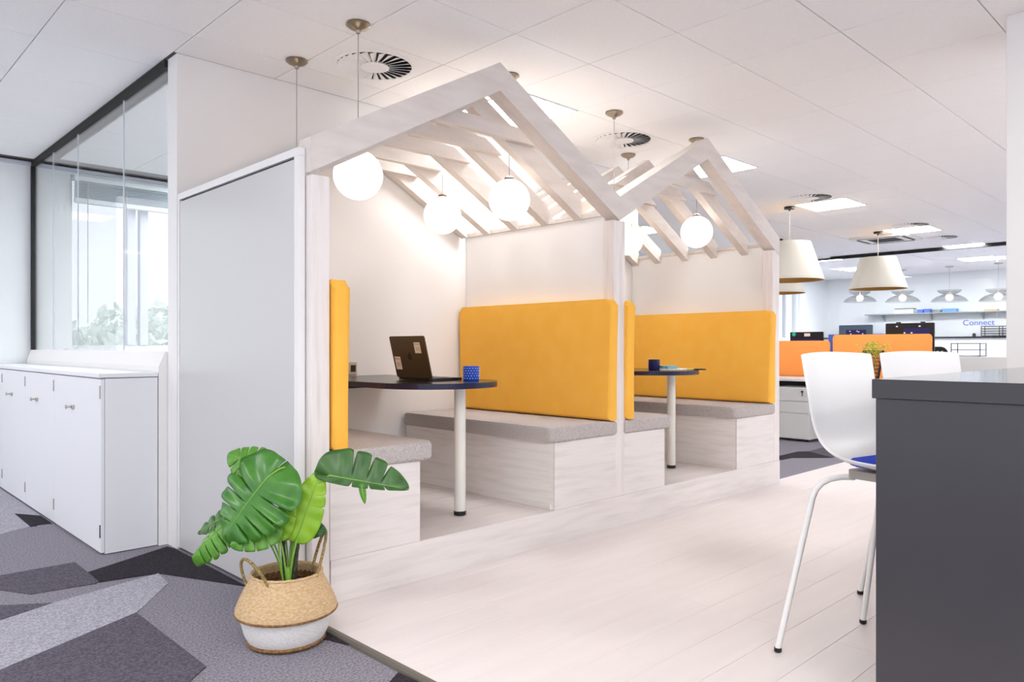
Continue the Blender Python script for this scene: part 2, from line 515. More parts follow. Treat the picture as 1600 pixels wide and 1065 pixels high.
# ------------------------------------------------------------------ ceiling lights and diffusers
def led_panel(x, y, label, group=None):
    t = thing('ceiling_light', label, 'light', (x, y, CE), group)
    bm = bmesh.new()
    s = .30
    for a in ((-s, s, -s, -s + .012), (-s, s, s - .012, s), (-s, -s + .012, -s + .012, s - .012), (s - .012, s, -s + .012, s - .012)):
        box(bm, x + a[0], x + a[1], y + a[2], y + a[3], CE - .007, CE - .001)
    obj('light_frame', bm, M['frame_w'], t)
    obj('diffuser_panel', B(x - s + .012, x + s - .012, y - s + .012, y + s - .012, CE - .0055, CE - .0015), M['led_kitchen' if x > 13.7 else 'led'], t)
    return t
names = {0: 'bright square ceiling panel light above the front gable of the nearer booth',
         1: 'bright square ceiling panel light glimpsed behind the second gable',
         2: 'bright square ceiling panel light beside the larger drum pendant',
         3: 'bright square ceiling panel light above the smaller drum pendant',
         4: 'flat ceiling panel light touching the dark head track of the far glass wall',
         22: 'ceiling panel light behind the far glass wall near the white column',
         23: 'ceiling panel light behind the far glass wall next to the drum pendant'}
for i, (x, y) in enumerate(LEDS):
    if i in names:
        led_panel(x, y, names[i])
    else:  # mostly unseen panels, added to brighten the room
        led_panel(x, y, 'added ceiling panel light, mostly out of view, brightening the room', 'added ceiling panel lights')

def diffuser(x, y, label, r=.215, n=26):
    t = thing('ceiling_diffuser', label, 'air vent', (x, y, CE))
    obj('rim', lathe(bmesh.new(), [(r, -.004), (r + .02, -.003), (r + .022, 0), (r, 0)], (x, y, CE - .001), 48, False), M['tile'], t)
    obj('black_opening_disc', lathe(bmesh.new(), [(r, -.0012), (r, -.0002)], (x, y, CE), 48), M['black_matt'], t)  # flat black disc paints in the dark of the opening
    obj('hub', lathe(bmesh.new(), [(.078, -.001), (.085, -.012), (.07, -.017), (0, -.019)], (x, y, CE), 32), M['tile'], t)
    for k in range(n):
        bm = bmesh.new()
        a = 2 * PI * k / n
        e = Vector((math.cos(a), math.sin(a), 0)); q = Vector((-math.sin(a), math.cos(a), 0))
        c = Vector((x, y, CE))
        lo = .0135
        pts = []
        for rr, wdt in ((.086, .010), (r - .002, .026)):
            pts.append((c + e * rr - q * (wdt * .95) + Vector((0, 0, -lo)), c + e * rr + q * (wdt * .55) + Vector((0, 0, -.0015))))
        v = []
        for p, s in pts:
            v += [bm.verts.new(p), bm.verts.new(s), bm.verts.new(s + Vector((0, 0, -.0015))), bm.verts.new(p + Vector((0, 0, -.0015)))]
        for f in ((0, 1, 2, 3), (7, 6, 5, 4), (0, 4, 5, 1), (1, 5, 6, 2), (2, 6, 7, 3), (3, 7, 4, 0)):
            bm.faces.new([v[i] for i in f])
        obj('vane', bm, M['tile'], t)
    return t
for (x, y), lb in zip(DIFF, ('round swirl air diffuser in the ceiling above the nearer booth', 'round swirl air diffuser in the ceiling between the two gables',
                             'round swirl air diffuser beside the panel light near the larger drum pendant',
                             'round swirl air diffuser beside the panel light above the smaller drum pendant',
                             'small distant swirl air diffuser just in front of the far glass wall')):
    diffuser(x, y, lb)
ac = thing('ceiling_cassette', 'square grey air conditioning cassette in the ceiling behind the smaller drum pendant', 'air conditioner', (11.9, 4.15, CE))
obj('cassette_panel', prism(bmesh.new(), rrect(11.5, 12.3, 3.75, 4.55, .04), 'z', CE - .03, CE - .001), M['ped'], ac)
obj('intake_grille', B(11.7, 12.1, 3.95, 4.35, CE - .034, CE - .030), M['black_matt'], ac)
for a in ((11.56, 11.60, 3.85, 4.45), (12.20, 12.24, 3.85, 4.45), (11.65, 12.15, 3.81, 3.85), (11.65, 12.15, 4.45, 4.49)):
    obj('outlet_slot', B(*a, CE - .033, CE - .030), M['black_matt'], ac)

# ------------------------------------------------------------------ the timber booths
bo = thing('timber_booth', 'white timber double booth frame with two open house-shaped gables on a low platform', 'booth', (3.7, 3.6, 0))
obj('platform', B(1.592, 5.862, 2.885, YB - .003, .0125, PF - .014), M['wood_x'], bo)
obj('riser_board', B(1.690, 5.862, 2.872, 2.884, .0125, PF), M['wood_x'], bo)
for k in range(8):
    y0 = 2.885 + k * (YB - .004 - 2.885) / 8
    y1 = 2.885 + (k + 1) * (YB - .004 - 2.885) / 8 - .0025
    for x0, x1 in ((1.69, 3.05), (3.053, 4.40), (4.403, 5.862)):
        obj('platform_plank', B(x0, x1, y0, y1, PF - .0138, PF), M['plank'], bo)
PX = [(1.597, 1.685), (3.668, 3.782), (5.742, 5.860)]
for x0, x1 in PX:
    obj('post', B(x0, x1, 2.874, 2.962, .0125 if x0 < 2 else PF, 1.868 if x0 < 2 else 1.92, bev=.004), M['wood_z'], bo)
obj('side_panel', B(1.594, 1.683, 2.964, YB - .003, .0125, 1.955), M['wood_z'], bo)
obj('top_plate', B(1.575, 1.69, 2.964, YB - .003, 1.956, 1.99), M['timber'], bo)
for x0, x1 in ((3.684, 3.766), (5.76, 5.845)):
    obj('partition', B(x0, x1, 2.964, YB - .003, PF, 1.955), M['paint'], bo)
    obj('top_plate', B(x0 - .008, x1 + .008, 2.964, YB - .003, 1.956, 1.985), M['timber'], bo)
AP, SL, TH = 2.636, .550, .15
def gable_beam(xa, xe, y0, y1, th=TH, ap=AP, name='gable_beam'):
    """sloping beam from the apex at xa down to xe"""
    ze = ap - SL * abs(xe - xa)
    return obj(name, prism(bmesh.new(), [(xa, ap), (xe, ze), (xe, ze - th), (xa, ap - th)], 'y', y0, y1), M['timber'], bo)
for xa, xl, xr in ((2.700, 1.594, 3.7250), (4.755, 3.7255, 5.860)):
    gable_beam(xa, xl, 2.872, 2.972)
    gable_beam(xa, xr, 2.872, 2.972)
    for y in (3.13, 3.42, 3.71, 4.00, 4.25):
        gable_beam(xa, xl + .01, y - .032, y + .032, .122, AP - .062, 'rafter')
        gable_beam(xa, xr - .10, y - .032, y + .032, .122, AP - .062, 'rafter')
        zc0, zc1 = 2.315, 2.395
        h0, h1 = (AP - .066 - zc0) / SL, (AP - .066 - zc1) / SL
        obj('collar_tie', prism(bmesh.new(), [(xa - h0, zc0), (xa + h0, zc0), (xa + h1, zc1), (xa - h1, zc1)], 'y', y - .075, y - .034), M['timber'], bo)

# writing board on the booth's outer side
wb = thing('whiteboard', 'full height white writing board on the outer side of the nearer booth', 'whiteboard', (1.58, 3.6, .013))
obj('board_surface', B(1.562, 1.576, 2.962, 4.268, .014, 1.940, bev=.002, seg=1), M['board_gloss'], wb)
bm = bmesh.new()
for a in ((4.271, 4.296, .014, 1.950), (2.920, 2.956, .014, 1.950)):
    box(bm, 1.560, 1.592, a[0], a[1], a[2], a[3])
box(bm, 1.560, 1.592, 2.920, 4.296, 1.951, 1.985)
obj('board_frame', bm, M['paint'], wb)
obj('backing', B(1.5765, 1.592, 2.956, 4.271, .014, 1.9505), M['shadow_gap'], wb)

# ------------------------------------------------------------------ benches
def bench(x0, x1, side, label):
    """side = +1: back towards +x (partition on the right), -1: towards -x"""
    t = thing('booth_bench', label, 'bench', ((x0 + x1) / 2, 3.6, PF))
    front = x0 if side > 0 else x1
    bx0, bx1 = (x0, x1) if side > 0 else (x0, x1)
    obj('bench_base', B(bx0, bx1, 2.885, YB - .005, PF + .001, .585), M['wood_y'], t)
    ex0, ex1 = (x0 + .0, x1 - .0)
    obj('end_board', B(ex0, ex1, 2.873, 2.8845, PF + .001, .585), M['wood_x'], t)
    sk = (x0 - .009, x0 - .0005) if side > 0 else (x1 + .0005, x1 + .009)
    obj('skirting', B(sk[0], sk[1], 2.90, YB - .006, PF + .001, PF + .03), M['wood_y'], t)
    cx0, cx1 = (x0 - .035, x1) if side > 0 else (x0, x1 + .085)
    bm = prism(bmesh.new(), rrect(cx0, cx1, 2.862, YB - .005, .045, 5, (1, 0, 0, 1) if side > 0 else (0, 1, 1, 0)), 'z', .586, .672)
    es = [e for e in bm.edges if abs(e.verts[0].co.z - e.verts[1].co.z) < 1e-6]
    bmesh.ops.bevel(bm, geom=es, offset=.018, segments=3, profile=.5, affect='EDGES')
    obj('seat_cushion', bm, M['grey_felt'], t, True)
    return t
def backrest(x0, x1, label):
    bm = prism(bmesh.new(), rrect(2.850, YB - .02, .677, 1.425, .035, 5, (0, 0, 1, 1)), 'x', x0, x1)
    es = [e for e in bm.edges if abs(e.verts[0].co.x - e.verts[1].co.x) < 1e-6]
    bmesh.ops.bevel(bm, geom=es, offset=.022, segments=3, profile=.5, affect='EDGES')
    return bm
t = bench(1.686, 2.172, -1, 'grey cushioned booth bench behind the potted monstera')
obj('backrest', backrest(1.694, 1.771, ''), M['yellow'], t, True)
t = bench(3.126, 3.683, 1, 'long grey cushioned booth bench facing the laptop table')
obj('backrest', backrest(3.600, 3.680, ''), M['yellow'], t, True)
t = bench(3.768, 4.212, -1, 'grey cushioned booth bench behind the middle timber post')
obj('backrest', backrest(3.772, 3.856, ''), M['yellow'], t, True)
t = bench(5.167, 5.758, 1, 'grey cushioned booth bench facing the table with the navy cup')
obj('backrest', backrest(5.655, 5.755, ''), M['yellow'], t, True)

# ------------------------------------------------------------------ booth tables
def table(xc, lx, ly, label, zt=.940, tip=2.955):
    t = thing('booth_table', label, 'table', (lx, ly, PF))
    hw = .355
    yc = tip + hw
    out = [(xc - hw, YB - .01)] + [(xc + hw * math.cos(a), yc + hw * math.sin(a)) for a in [PI + PI * k / 28 for k in range(29)]] + [(xc + hw, YB - .01)]
    obj('tabletop', prism(bmesh.new(), out, 'z', zt - .004, zt), M['black_top'], t)
    obj('edge_band', prism(bmesh.new(), out, 'z', zt - .03, zt - .0042), M['navy_edge'], t)
    obj('wall_bracket', B(xc - .28, xc + .28, YB - .14, YB - .012, zt - .075, zt - .031), M['black'], t)
    obj('leg', lathe(bmesh.new(), [(.032, .025), (.032, zt - .031 - PF)], (lx, ly, PF), 24), M['leg_paint'], t, True)
    obj('foot', lathe(bmesh.new(), [(.030, .001), (.034, .004), (.034, .024)], (lx, ly, PF), 24), M['black'], t, True)
    obj('leg_plate', lathe(bmesh.new(), [(.055, -.036), (.055, -.0305)], (lx, ly, zt), 24), M['leg_paint'], t, True)
    return t
table(2.60, 2.668, 3.165, 'black round-ended booth table with the laptop on it')
table(4.740, 4.872, 3.262, 'black round-ended booth table with the navy cup on it', .955, 3.00)

# laptop
ZT = .940
lt = thing('laptop', 'open dark grey laptop with two white stickers on its lid', 'laptop', (2.66, 3.44, ZT))
obj('keyboard_deck', prism(bmesh.new(), rrect(2.566, 2.782, 3.275, 3.605, .012), 'z', ZT + .002, ZT + .015), M['laptop_dark'], lt)
obj('keys', B(2.60, 2.69, 3.30, 3.58, ZT + .0152, ZT + .017), M['black'], lt)
obj('trackpad', B(2.705, 2.770, 3.38, 3.50, ZT + .0152, ZT + .016), M['laptop'], lt)
tilt = math.radians(14)
LM = Matrix.Translation((2.566, 3.44, ZT + .012)) @ Matrix.Rotation(-tilt, 4, 'Y')   # local: x thickness, y width, z up the lid
def lid_part(name, y0, y1, z0, z1, x0, x1, m, r=.0, parent=None):
    poly = rrect(y0, y1, z0, z1, r) if r else [(y0, z0), (y1, z0), (y1, z1), (y0, z1)]
    bm = prism(bmesh.new(), poly, 'x', x0, x1)
    bmesh.ops.transform(bm, matrix=LM, verts=bm.verts)
    return obj(name, bm, m, parent or lt)
lid = lid_part('lid', -.165, .165, .004, .248, -.006, 0, M['laptop'], .012)
lid_part('screen', -.155, .155, .016, .238, .0002, .001, M['black'], 0, lid)
lid_part('hinge', -.12, .12, -.006, .006, -.006, .004, M['black'], 0)
for (y0, y1, z0, z1) in ((-.115, -.06, .150, .212), (.095, .150, .052, .128)):
    s = lid_part('sticker', y0, y1, z0, z1, -.0072, -.0062, M['sticker'], 0, lid)
    bm = bmesh.new()
    w = (y1 - y0)
    for (a, b, c, d) in ((.72, .88, .80, .90), (.14, .60, .80, .84), (.14, .8, .48, .50), (.14, .7, .38, .40), (.14, .8, .28, .30)):
        box(bm, -.0077, -.0073, y0 + a * w, y0 + b * w, z0 + c * (z1 - z0), z0 + d * (z1 - z0))
    bmesh.ops.transform(bm, matrix=LM, verts=bm.verts)
    obj('sticker_print', bm, M['ink'], lid)
# fruit mark in the middle of the lid
out = []
for k in range(40):
    a = 2 * PI * k / 40
    r = .019 * (1 - .13 * math.exp(-((a - PI / 2) / .3) ** 2) - .07 * math.exp(-((a - 1.5 * PI) / .25) ** 2))
    y, z = r * math.cos(a) * .93, r * math.sin(a)
    if (y + .020) ** 2 + (z - .002) ** 2 < .0085 ** 2:
        q = Vector((y + .020, z - .002)).normalized() * .0085
        y, z = -.020 + q.x, .002 + q.y
    out.append((y, .128 + z))
bm = prism(bmesh.new(), out, 'x', -.0072, -.0062)
lf = [(0 + .008 * math.sin(t) * .5, .150 + .007 * (-math.cos(t))) for t in [2 * PI * k / 12 for k in range(12)]]
lf = [((y - 0) * .8 - (z - .150) * .5, .150 + (z - .150)) for y, z in lf]
prism(bm, lf, 'x', -.0072, -.0062)
bmesh.ops.transform(bm, matrix=LM, verts=bm.verts)
obj('lid_emblem', bm, M['black'], lid)

# cups
def cup(name, x, y, z, r, h, m, label, dots=None):
    t = thing(name, label, 'cup', (x, y, z))
    obj('cup_body', lathe(bmesh.new(), [(0, .001), (r * .94, .001), (r, .006), (r, h - .002), (r - .002, h), (r - .005, h - .002), (r - .005, .008), (0, .007)], (x, y, z), 32), m, t, True)
    if dots:
        bm = bmesh.new()
        for i in range(5):
            for k in range(18):
                a = 2 * PI * (k + .5 * (i % 2)) / 18
                c = Vector((x + (r + .0002) * math.cos(a), y + (r + .0002) * math.sin(a), z + .013 + i * .0142))
                bmesh.ops.create_icosphere(bm, subdivisions=1, radius=.0042, matrix=Matrix.Translation(c))
        o = obj('raised_dots', bm, dots, t, True)
        o['kind'] = 'stuff'
    return t
cup('cup', 2.785, 3.205, ZT, .046, .082, M['cup_blue'], 'cobalt blue cup with pale raised dots beside the laptop', M['cup_dot'])
cup('cup', 4.700, 3.30, .955, .043, .082, M['cup_navy'], 'plain navy cup on the booth table without a laptop')
def flat(name, label, cat, x, y, z, w, d, h, rot, m, group=None):
    bm = B(-w / 2, w / 2, -d / 2, d / 2, .0008, h, bev=.001, seg=1)
    bmesh.ops.rotate(bm, verts=bm.verts, matrix=Matrix.Rotation(rot, 3, 'Z'))
    bmesh.ops.translate(bm, verts=bm.verts, vec=(x, y, z))
    return tag(obj(name, bm, m), label, cat, group)
flat('booklet', 'white booklet lowest beside the navy cup', 'booklet', 4.80, 3.22, .955, .15, .21, .012, .2, M['paper_w'])
flat('booklet', 'small teal booklet on top of the white booklet', 'booklet', 4.79, 3.25, .967, .10, .15, .022, -.3, M['paper_t'])
flat('notepad', 'yellow notepad beside the white booklet', 'notepad', 4.93, 3.17, .955, .09, .10, .012, .1, M['paper_y'])
ph = flat('phone', 'black phone at the rounded end of the table with the navy cup', 'phone', 4.99, 3.09, .955, .075, .12, .010, -.8, M['black'])

# socket on the booth wall
so = thing('wall_socket', 'steel wall socket on the booth wall above the laptop table', 'socket', (2.68, YB, .98))
obj('socket_plate', B(2.60, 2.72, YB - .010, YB - .002, .945, 1.03, bev=.003), M['steel'], so)
for x in (2.63, 2.69):
    obj('socket_face', B(x - .018, x + .018, YB - .0125, YB - .0105, .965, 1.01), M['black'], so)

# ------------------------------------------------------------------ globe pendants
def globe(x, y, label, zc=2.02, r=.125):
    t = thing('globe_pendant', label, 'pendant lamp', (x, y, CE))
    obj('ceiling_rose', lathe(bmesh.new(), [(.060, -.001), (.062, -.010), (.045, -.024), (.014, -.036), (.010, -.050), (0, -.052)], (x, y, CE), 28), M['bronze'], t, True)
    obj('cable', tube(bmesh.new(), [(x, y, CE - .05), (x, y, zc + r + .018)], .0026, 8), M['cord'], t)
    obj('cap', lathe(bmesh.new(), [(.030, r - .006), (.030, r + .008), (.012, r + .020), (0, r + .021)], (x, y, zc), 24), M['bronze'], t, True)
    obj('globe', sphere(bmesh.new(), (x, y, zc), r), M['globe'], t, True)
    return t
globe(2.08, 3.27, 'lit opal globe pendant hanging nearest the whiteboard, in the front row', 2.005)
globe(3.13, 3.25, 'lit opal globe pendant above the rounded end of the laptop table')
globe(2.09, 3.93, 'globe pendant hidden behind the whiteboard wall, its rose and cable visible above')
globe(3.135, 3.90, 'lit opal globe pendant above the rear of the laptop table', 2.01)
globe(4.15, 3.25, 'lit opal globe pendant mostly hidden by the middle post, in front', 2.03)
globe(5.155, 3.215, 'lit opal globe pendant fully visible in the further booth', 2.04)
globe(5.150, 3.88, 'lit opal globe pendant in the rear of the further booth beside the middle post', 2.04)

# ------------------------------------------------------------------ cabinets along the glass partition
CXF, CYB = 1.212, [4.449, 5.437, 6.243, 7.044, 7.735]
cl = ['white cabinet nearest the whiteboard, with exposed end panel', 'second white cabinet from the whiteboard along the glass partition',
      'third white cabinet from the whiteboard along the glass partition', 'white cabinet farthest from the whiteboard, by the window wall']
for i, (a, b) in enumerate(zip(CYB, CYB[1:])):
    t = thing('cabinet', cl[i], 'cabinet', (1.36, (a + b) / 2, 0))
    obj('carcass', B(CXF + .020, 1.505, a + .001, b - .001, .005, .958), M['cab'], t)
    d = obj('door', B(CXF, CXF + .0185, a + .002, b - .002, .012, .955, bev=.0015, seg=1), M['cab'], t)
    ym = (a + b) / 2 + .08
    hz = .775
    bm = tube(bmesh.new(), [(CXF - .001, ym, hz), (CXF - .030, ym, hz)], .006, 10)
    tube(bm, [(CXF - .030, ym, hz), (CXF - .036, ym, hz)], [.013, .011], 14)
    box(bm, CXF - .010, CXF - .001, ym - .05, ym - .012, hz - .012, hz + .012, bev=.002, seg=1)
    obj('door_handle', bm, M['steel'], d, True)
    for z in (.885, .13):
        obj('hinge', B(CXF - .006, CXF - .0005, a + .004, a + .012, z - .035, z + .035), M['steel'], d)
tag(obj('cabinet_worktop', B(CXF - .012, 1.507, 4.446, 7.738, .962, .986, bev=.003), M['cab']), 'white worktop running along the row of white cabinets', 'worktop')

# ------------------------------------------------------------------ charcoal counter
co = thing('bar_counter', 'large charcoal bar counter with thick dark top beside the white stools', 'counter', (3.3, .35, 0))
obj('end_panel', B(2.362, 2.42, -.35, .852, .013, .974), M['counter'], co)
obj('counter_body', B(2.425, 4.32, -.35, .50, .013, .974), M['counter'], co)
obj('counter_top', B(2.355, 4.34, -.36, .862, .975, 1.033, bev=.002, seg=1), M['counter_edge'], co)

# ------------------------------------------------------------------ bar stools
def stool(x, y, rot, label):
    t = thing('bar_stool', label, 'stool', (x, y, .0125), 'white bar stools at the counter')
    W[t.name] = Vector((0, 0, 0))
    prof = [(.266, 1.100, .216), (.264, 1.088, .216), (.252, 1.02, .216), (.238, .94, .212), (.222, .86, .204), (.200, .79, .194), (.165, .735, .184),
            (.105, .705, .190), (.02, .695, .200), (-.07, .695, .206), (-.15, .700, .204), (-.205, .700, .194), (-.228, .688, .176)]
    bm = bmesh.new()
    n = 10
    rows_ = []
    for i, (yy, zz, hw) in enumerate(prof):
        fb = max(0, min(1, (6.5 - i) / 3.5)); fs = 1 - fb
        row = []
        for k in range(n + 1):
            u = -1 + 2 * k / n
            c = u * u
            top = -.010 * abs(u) ** 2 if i == 0 else 0
            row.append(bm.verts.new((u * hw, yy - .040 * c * fb, zz + .030 * c * c * fs + top)))
        rows_.append(row)
    for a, b in zip(rows_, rows_[1:]):
        for k in range(n):
            bm.faces.new((a[k], a[k + 1], b[k + 1], b[k]))
    o = obj('seat_shell', bm, M['shell'], t, True)
    s = o.modifiers.new('thick', 'SOLIDIFY'); s.thickness = .012; s.offset = 0
    s = o.modifiers.new('soft', 'SUBSURF'); s.levels = 1; s.render_levels = 2
    bm = prism(bmesh.new(), rrect(-.165, .165, -.20, .09, .05), 'z', .703, .724)
    bmesh.ops.bevel(bm, geom=[e for e in bm.edges if abs(e.verts[0].co.z - e.verts[1].co.z) < 1e-6], offset=.008, segments=2, profile=.5, affect='EDGES')
    obj('seat_pad', bm, M['blue'], t, True)
    bm = prism(bmesh.new(), rrect(-.14, .14, -.13, .10, .03), 'z', .656, .684)
    obj('seat_mount', bm, M['under'], t)
    for sx in (-1, 1):
        for (fy, ty) in ((.29, .09), (-.25, -.10)):
            f = Vector((sx * .262, fy, .012)); b = Vector((sx * .205, ty + (fy - ty) * .40, .64))
            pts = [f, f.lerp(b, .5), f.lerp(b, .90)]
            for k in range(1, 6):
                q = k / 5
                pts.append((f.lerp(b, .90)) * (1 - q) ** 2 + 2 * q * (1 - q) * (f.lerp(b, 1.04)) + q * q * Vector((sx * .10, ty, .655)))
            lg = obj('leg', tube(bmesh.new(), pts, .011, 10), M['shell'], t, True)
            obj('foot_cap', lathe(bmesh.new(), [(.012, .001), (.014, .004), (.0135, .016)], (f.x, f.y, 0), 12), M['black'], lg, True)
    t.rotation_euler = (0, 0, rot)
    return t
stool(2.80, .945, math.radians(-12), 'white shell bar stool with blue seat pad at the outer corner of the charcoal counter')
stool(3.56, .94, math.radians(-30), 'second white bar stool along the counter, only its back above the counter top')

# ------------------------------------------------------------------ basket and monstera
BX, BY = 1.376, 2.666
Rv = Vector((.7178, -.6962, 0)); Fv = Vector((.6962, .7178, 0)); Zv = Vector((0, 0, 1))
def pp(r, u, d=0):
    """a point of the plant: r along the pot's long side, u up, d towards the room"""
    return Vector((BX, BY, 0)) + Rv * r + Zv * u - Fv * d
pb = thing('planter_basket', 'woven belly basket, natural above and white below, holding the monstera', 'basket', (BX, BY, 0))
obj('white_base', lathe(bmesh.new(), [(0, .006), (.132, .006), (.140, .014), (.158, .05), (.168, .09), (.170, .115), (.165, .125)], (BX, BY, 0), 48), M['basket_white'], pb, True)
bm = bmesh.new()
for k in range(60):
    pass
lathe(bm, [(.128, .0045), (.142, .005), (.148, .012), (.146, .020), (.140, .021)], (BX, BY, 0), 48)
obj('base_trim', bm, M['straw_dark'], pb, True)
obj('folded_band', lathe(bmesh.new(), [(.166, .124), (.180, .118), (.190, .128), (.188, .142), (.172, .180), (.155, .215), (.140, .245), (.134, .262), (.130, .266), (.126, .262), (.132, .24), (.146, .20)], (BX, BY, 0), 48, False), M['straw'], pb, True)
obj('seam', tube(bmesh.new(), [(BX + .188 * math.cos(2 * PI * k / 48), BY + .188 * math.sin(2 * PI * k / 48), .124) for k in range(49)], .005, 6), M['straw_dark'], pb, True)
obj('rim_braid', tube(bmesh.new(), [(BX + .1325 * math.cos(2 * PI * k / 48), BY + .1325 * math.sin(2 * PI * k / 48), .2645 + .0015 * (k % 2)) for k in range(49)], .0055, 6), M['straw'], pb, True)
obj('filling', lathe(bmesh.new(), [(.140, .205), (.08, .213), (0, .216)], (BX, BY, 0), 32, False), M['soil'], pb, True)
obj('inner_wall', lathe(bmesh.new(), [(.143, .20), (.137, .225), (.1275, .258)], (BX, BY, 0), 40, False), M['straw_dark'], pb, True)
def handle(p0, p1, h0, h1, d0, d1):
    pts = []
    for k in range(13):
        q = k / 12
        a = Vector(p0); b = Vector(p1)
        c0 = Vector(h0); c1 = Vector(h1)
        pts.append(a * (1 - q) ** 3 + 3 * q * (1 - q) ** 2 * c0 + 3 * q * q * (1 - q) * c1 + b * q ** 3)
    return tube(bmesh.new(), pts, .0062, 8)
obj('handle', handle(pp(-.136, .225, .05), pp(-.020, .235, .132), pp(-.195, .385, .06), pp(-.085, .365, .13), 0, 0), M['rope'], pb, True)
obj('handle', handle(pp(.070, .245, -.105), pp(.120, .240, .045), pp(.120, .48, -.15), pp(.172, .43, -.02), 0, 0), M['rope'], pb, True)

mo = thing('monstera', 'green artificial monstera plant with split leaves in the woven basket', 'plant', (BX, BY, .22))
def bez(pts, n=14):
    P = [Vector(p) for p in pts]
    out = []
    for k in range(n + 1):
        q = k / n
        Q = list(P)
        while len(Q) > 1:
            Q = [a.lerp(b, q) for a, b in zip(Q, Q[1:])]
        out.append(Q[0])
    return out
def leaf(base, tip, nrm, wl, wr, m, notch=(.28, .45, .62, .78), depth=.62, curl=.15, fold=.15, heart=.16, petiole=None, ang=.30, holes=()):
    """split leaf: base/tip of the midrib, nrm = facing direction, wl/wr = width of the two halves"""
    base = Vector(base); tip = Vector(tip)
    d = tip - base; L = d.length; d.normalize()
    n = Vector(nrm); n = (n - d * n.dot(d)).normalized()
    s = d.cross(n)
    NS, NT = 120, 7
    bm = bmesh.new()
    grid = []
    for i in range(NS + 1):
        q = i / NS
        w = math.sin(PI * q ** .56) ** .60 if 0 < q < 1 else .004
        row = []
        for k in range(-NT, NT + 1):
            u = k / NT
            side = wl if u < 0 else wr
            f = 1.0
            sh = 0.0
            for j, c in enumerate(notch):
                cc = c + (.035 if u > 0 else 0)
                g = math.exp(-((q - cc) / .0085) ** 2)
                f *= 1 - depth * g
                f *= 1 - .05 * math.exp(-((q - cc) / .03) ** 2)
            lat = u * side * w * f
            fwd = abs(u) * L * (ang * .28) * (.2 + q) * f - heart * L * abs(u) ** 1.3 * (1 - q) ** 3 * f
            up = -curl * L * (q ** 2) - fold * side * (u * u) * 1.0 + .03 * L * math.sin(q * 40) * 0
            wav = .045 * side * math.sin(q * 2 * PI * 5 + (1 if u > 0 else 0)) * abs(u)
            row.append(bm.verts.new(base + d * (q * L + fwd) + s * lat + n * (up + wav)))
        grid.append(row)
    for a, b in zip(grid, grid[1:]):
        for k in range(2 * NT):
            bm.faces.new((a[k], a[k + 1], b[k + 1], b[k]))
    o = obj('leaf', bm, m, mo, True)
    md = o.modifiers.new('thick', 'SOLIDIFY'); md.thickness = .0014; md.offset = 0
    rib = tube(bmesh.new(), [base + d * (q * L) + n * (-curl * L * q * q + .0012) for q in [k / 12 for k in range(13)]], [.0028 * (1 - .75 * k / 12) for k in range(13)], 6)
    obj('midrib', rib, M['stem_g'], o, True)
    if petiole:
        obj('petiole', tube(bmesh.new(), bez([*petiole, base]), .0036, 8), M['stem_g'], mo, True)
    return o
# (right, up, towards) in metres from the basket's foot
leaf(pp(-.052, .640, .06), pp(-.205, .445, .115), (-.25 * Rv - .88 * Fv + .55 * Zv), .178, .178, M['leaf1'], petiole=[pp(.03, .22, .02), pp(.03, .52, .02), pp(.075, .78, .02), pp(-.02, .66, .05)], curl=.10, depth=.66, heart=.36)
leaf(pp(-.085, .640, -.04), pp(-.225, .715, -.03), (-Fv * .8 + Zv * .5), .085, .085, M['leaf2'], petiole=[pp(.0, .22, -.02), pp(.0, .45, -.03)], curl=.1)
leaf(pp(-.235, .450, -.01), pp(-.365, .345, .03), (Zv * .9 - Fv * .45), .085, .080, M['leaf2'], petiole=[pp(-.01, .22, 0), pp(-.03, .42, -.01), pp(-.14, .50, -.01)], curl=.14, fold=.5, depth=.7)
leaf(pp(-.225, .475, -.05), pp(-.360, .425, -.04), (Zv * .8 - Fv * .6), .05, .06, M['leaf4'], notch=(.3, .5, .7), petiole=[pp(-.02, .22, -.02), pp(-.06, .42, -.04)], curl=.15, depth=.7)
leaf(pp(-.020, .468, .085), pp(-.165, .400, .11), (-Fv * .9 + Zv * .35), .072, .062, M['leaf2'], notch=(.3, .55, .78), petiole=[pp(.01, .22, .03), pp(.01, .38, .06)], curl=.05, fold=.1)
leaf(pp(-.010, .425, .07), pp(.040, .565, .075), (-Fv * .95 + Rv * -.2), .048, .045, M['leaf3'], notch=(.5,), depth=.25, petiole=[pp(.0, .22, .03), pp(-.01, .32, .06)], curl=.03)
leaf(pp(.060, .420, .055), pp(.135, .640, .04), (-Fv * .95 + Rv * .1 - Zv * .1), .075, .066, M['leaf3'], notch=(.45, .62), depth=.22, petiole=[pp(.02, .22, .02), pp(.03, .32, .05)], curl=.05, fold=.12)
leaf(pp(.172, .640, .03), pp(.452, .600, .06), (Zv * .48 - Fv * .88 - Rv * .1), .115, .030, M['leaf4'], notch=(.30, .50, .70), depth=.72, heart=.22, curl=.04, fold=-.1, petiole=[pp(.075, .52, .03), pp(.11, .61, .03)])
leaf(pp(.300, .605, .055), pp(.312, .545, .06), (-Fv), .013, .013, M['leaf2'], notch=(), curl=0)
leaf(pp(.020, .440, -.03), pp(.135, .420, -.02), (-Fv * .8 + Zv * .5), .050, .050, M['leaf4'], notch=(.5,), depth=.3, petiole=[pp(.01, .22, -.01), pp(.0, .36, -.02)], curl=.1)
leaf(pp(.010, .430, -.05), pp(-.10, .40, -.06), (-Fv * .8 + Zv * .5), .05, .05, M['leaf4'], notch=(.5,), depth=.3, petiole=[pp(.0, .22, -.03), pp(.01, .36, -.05)], curl=.1)
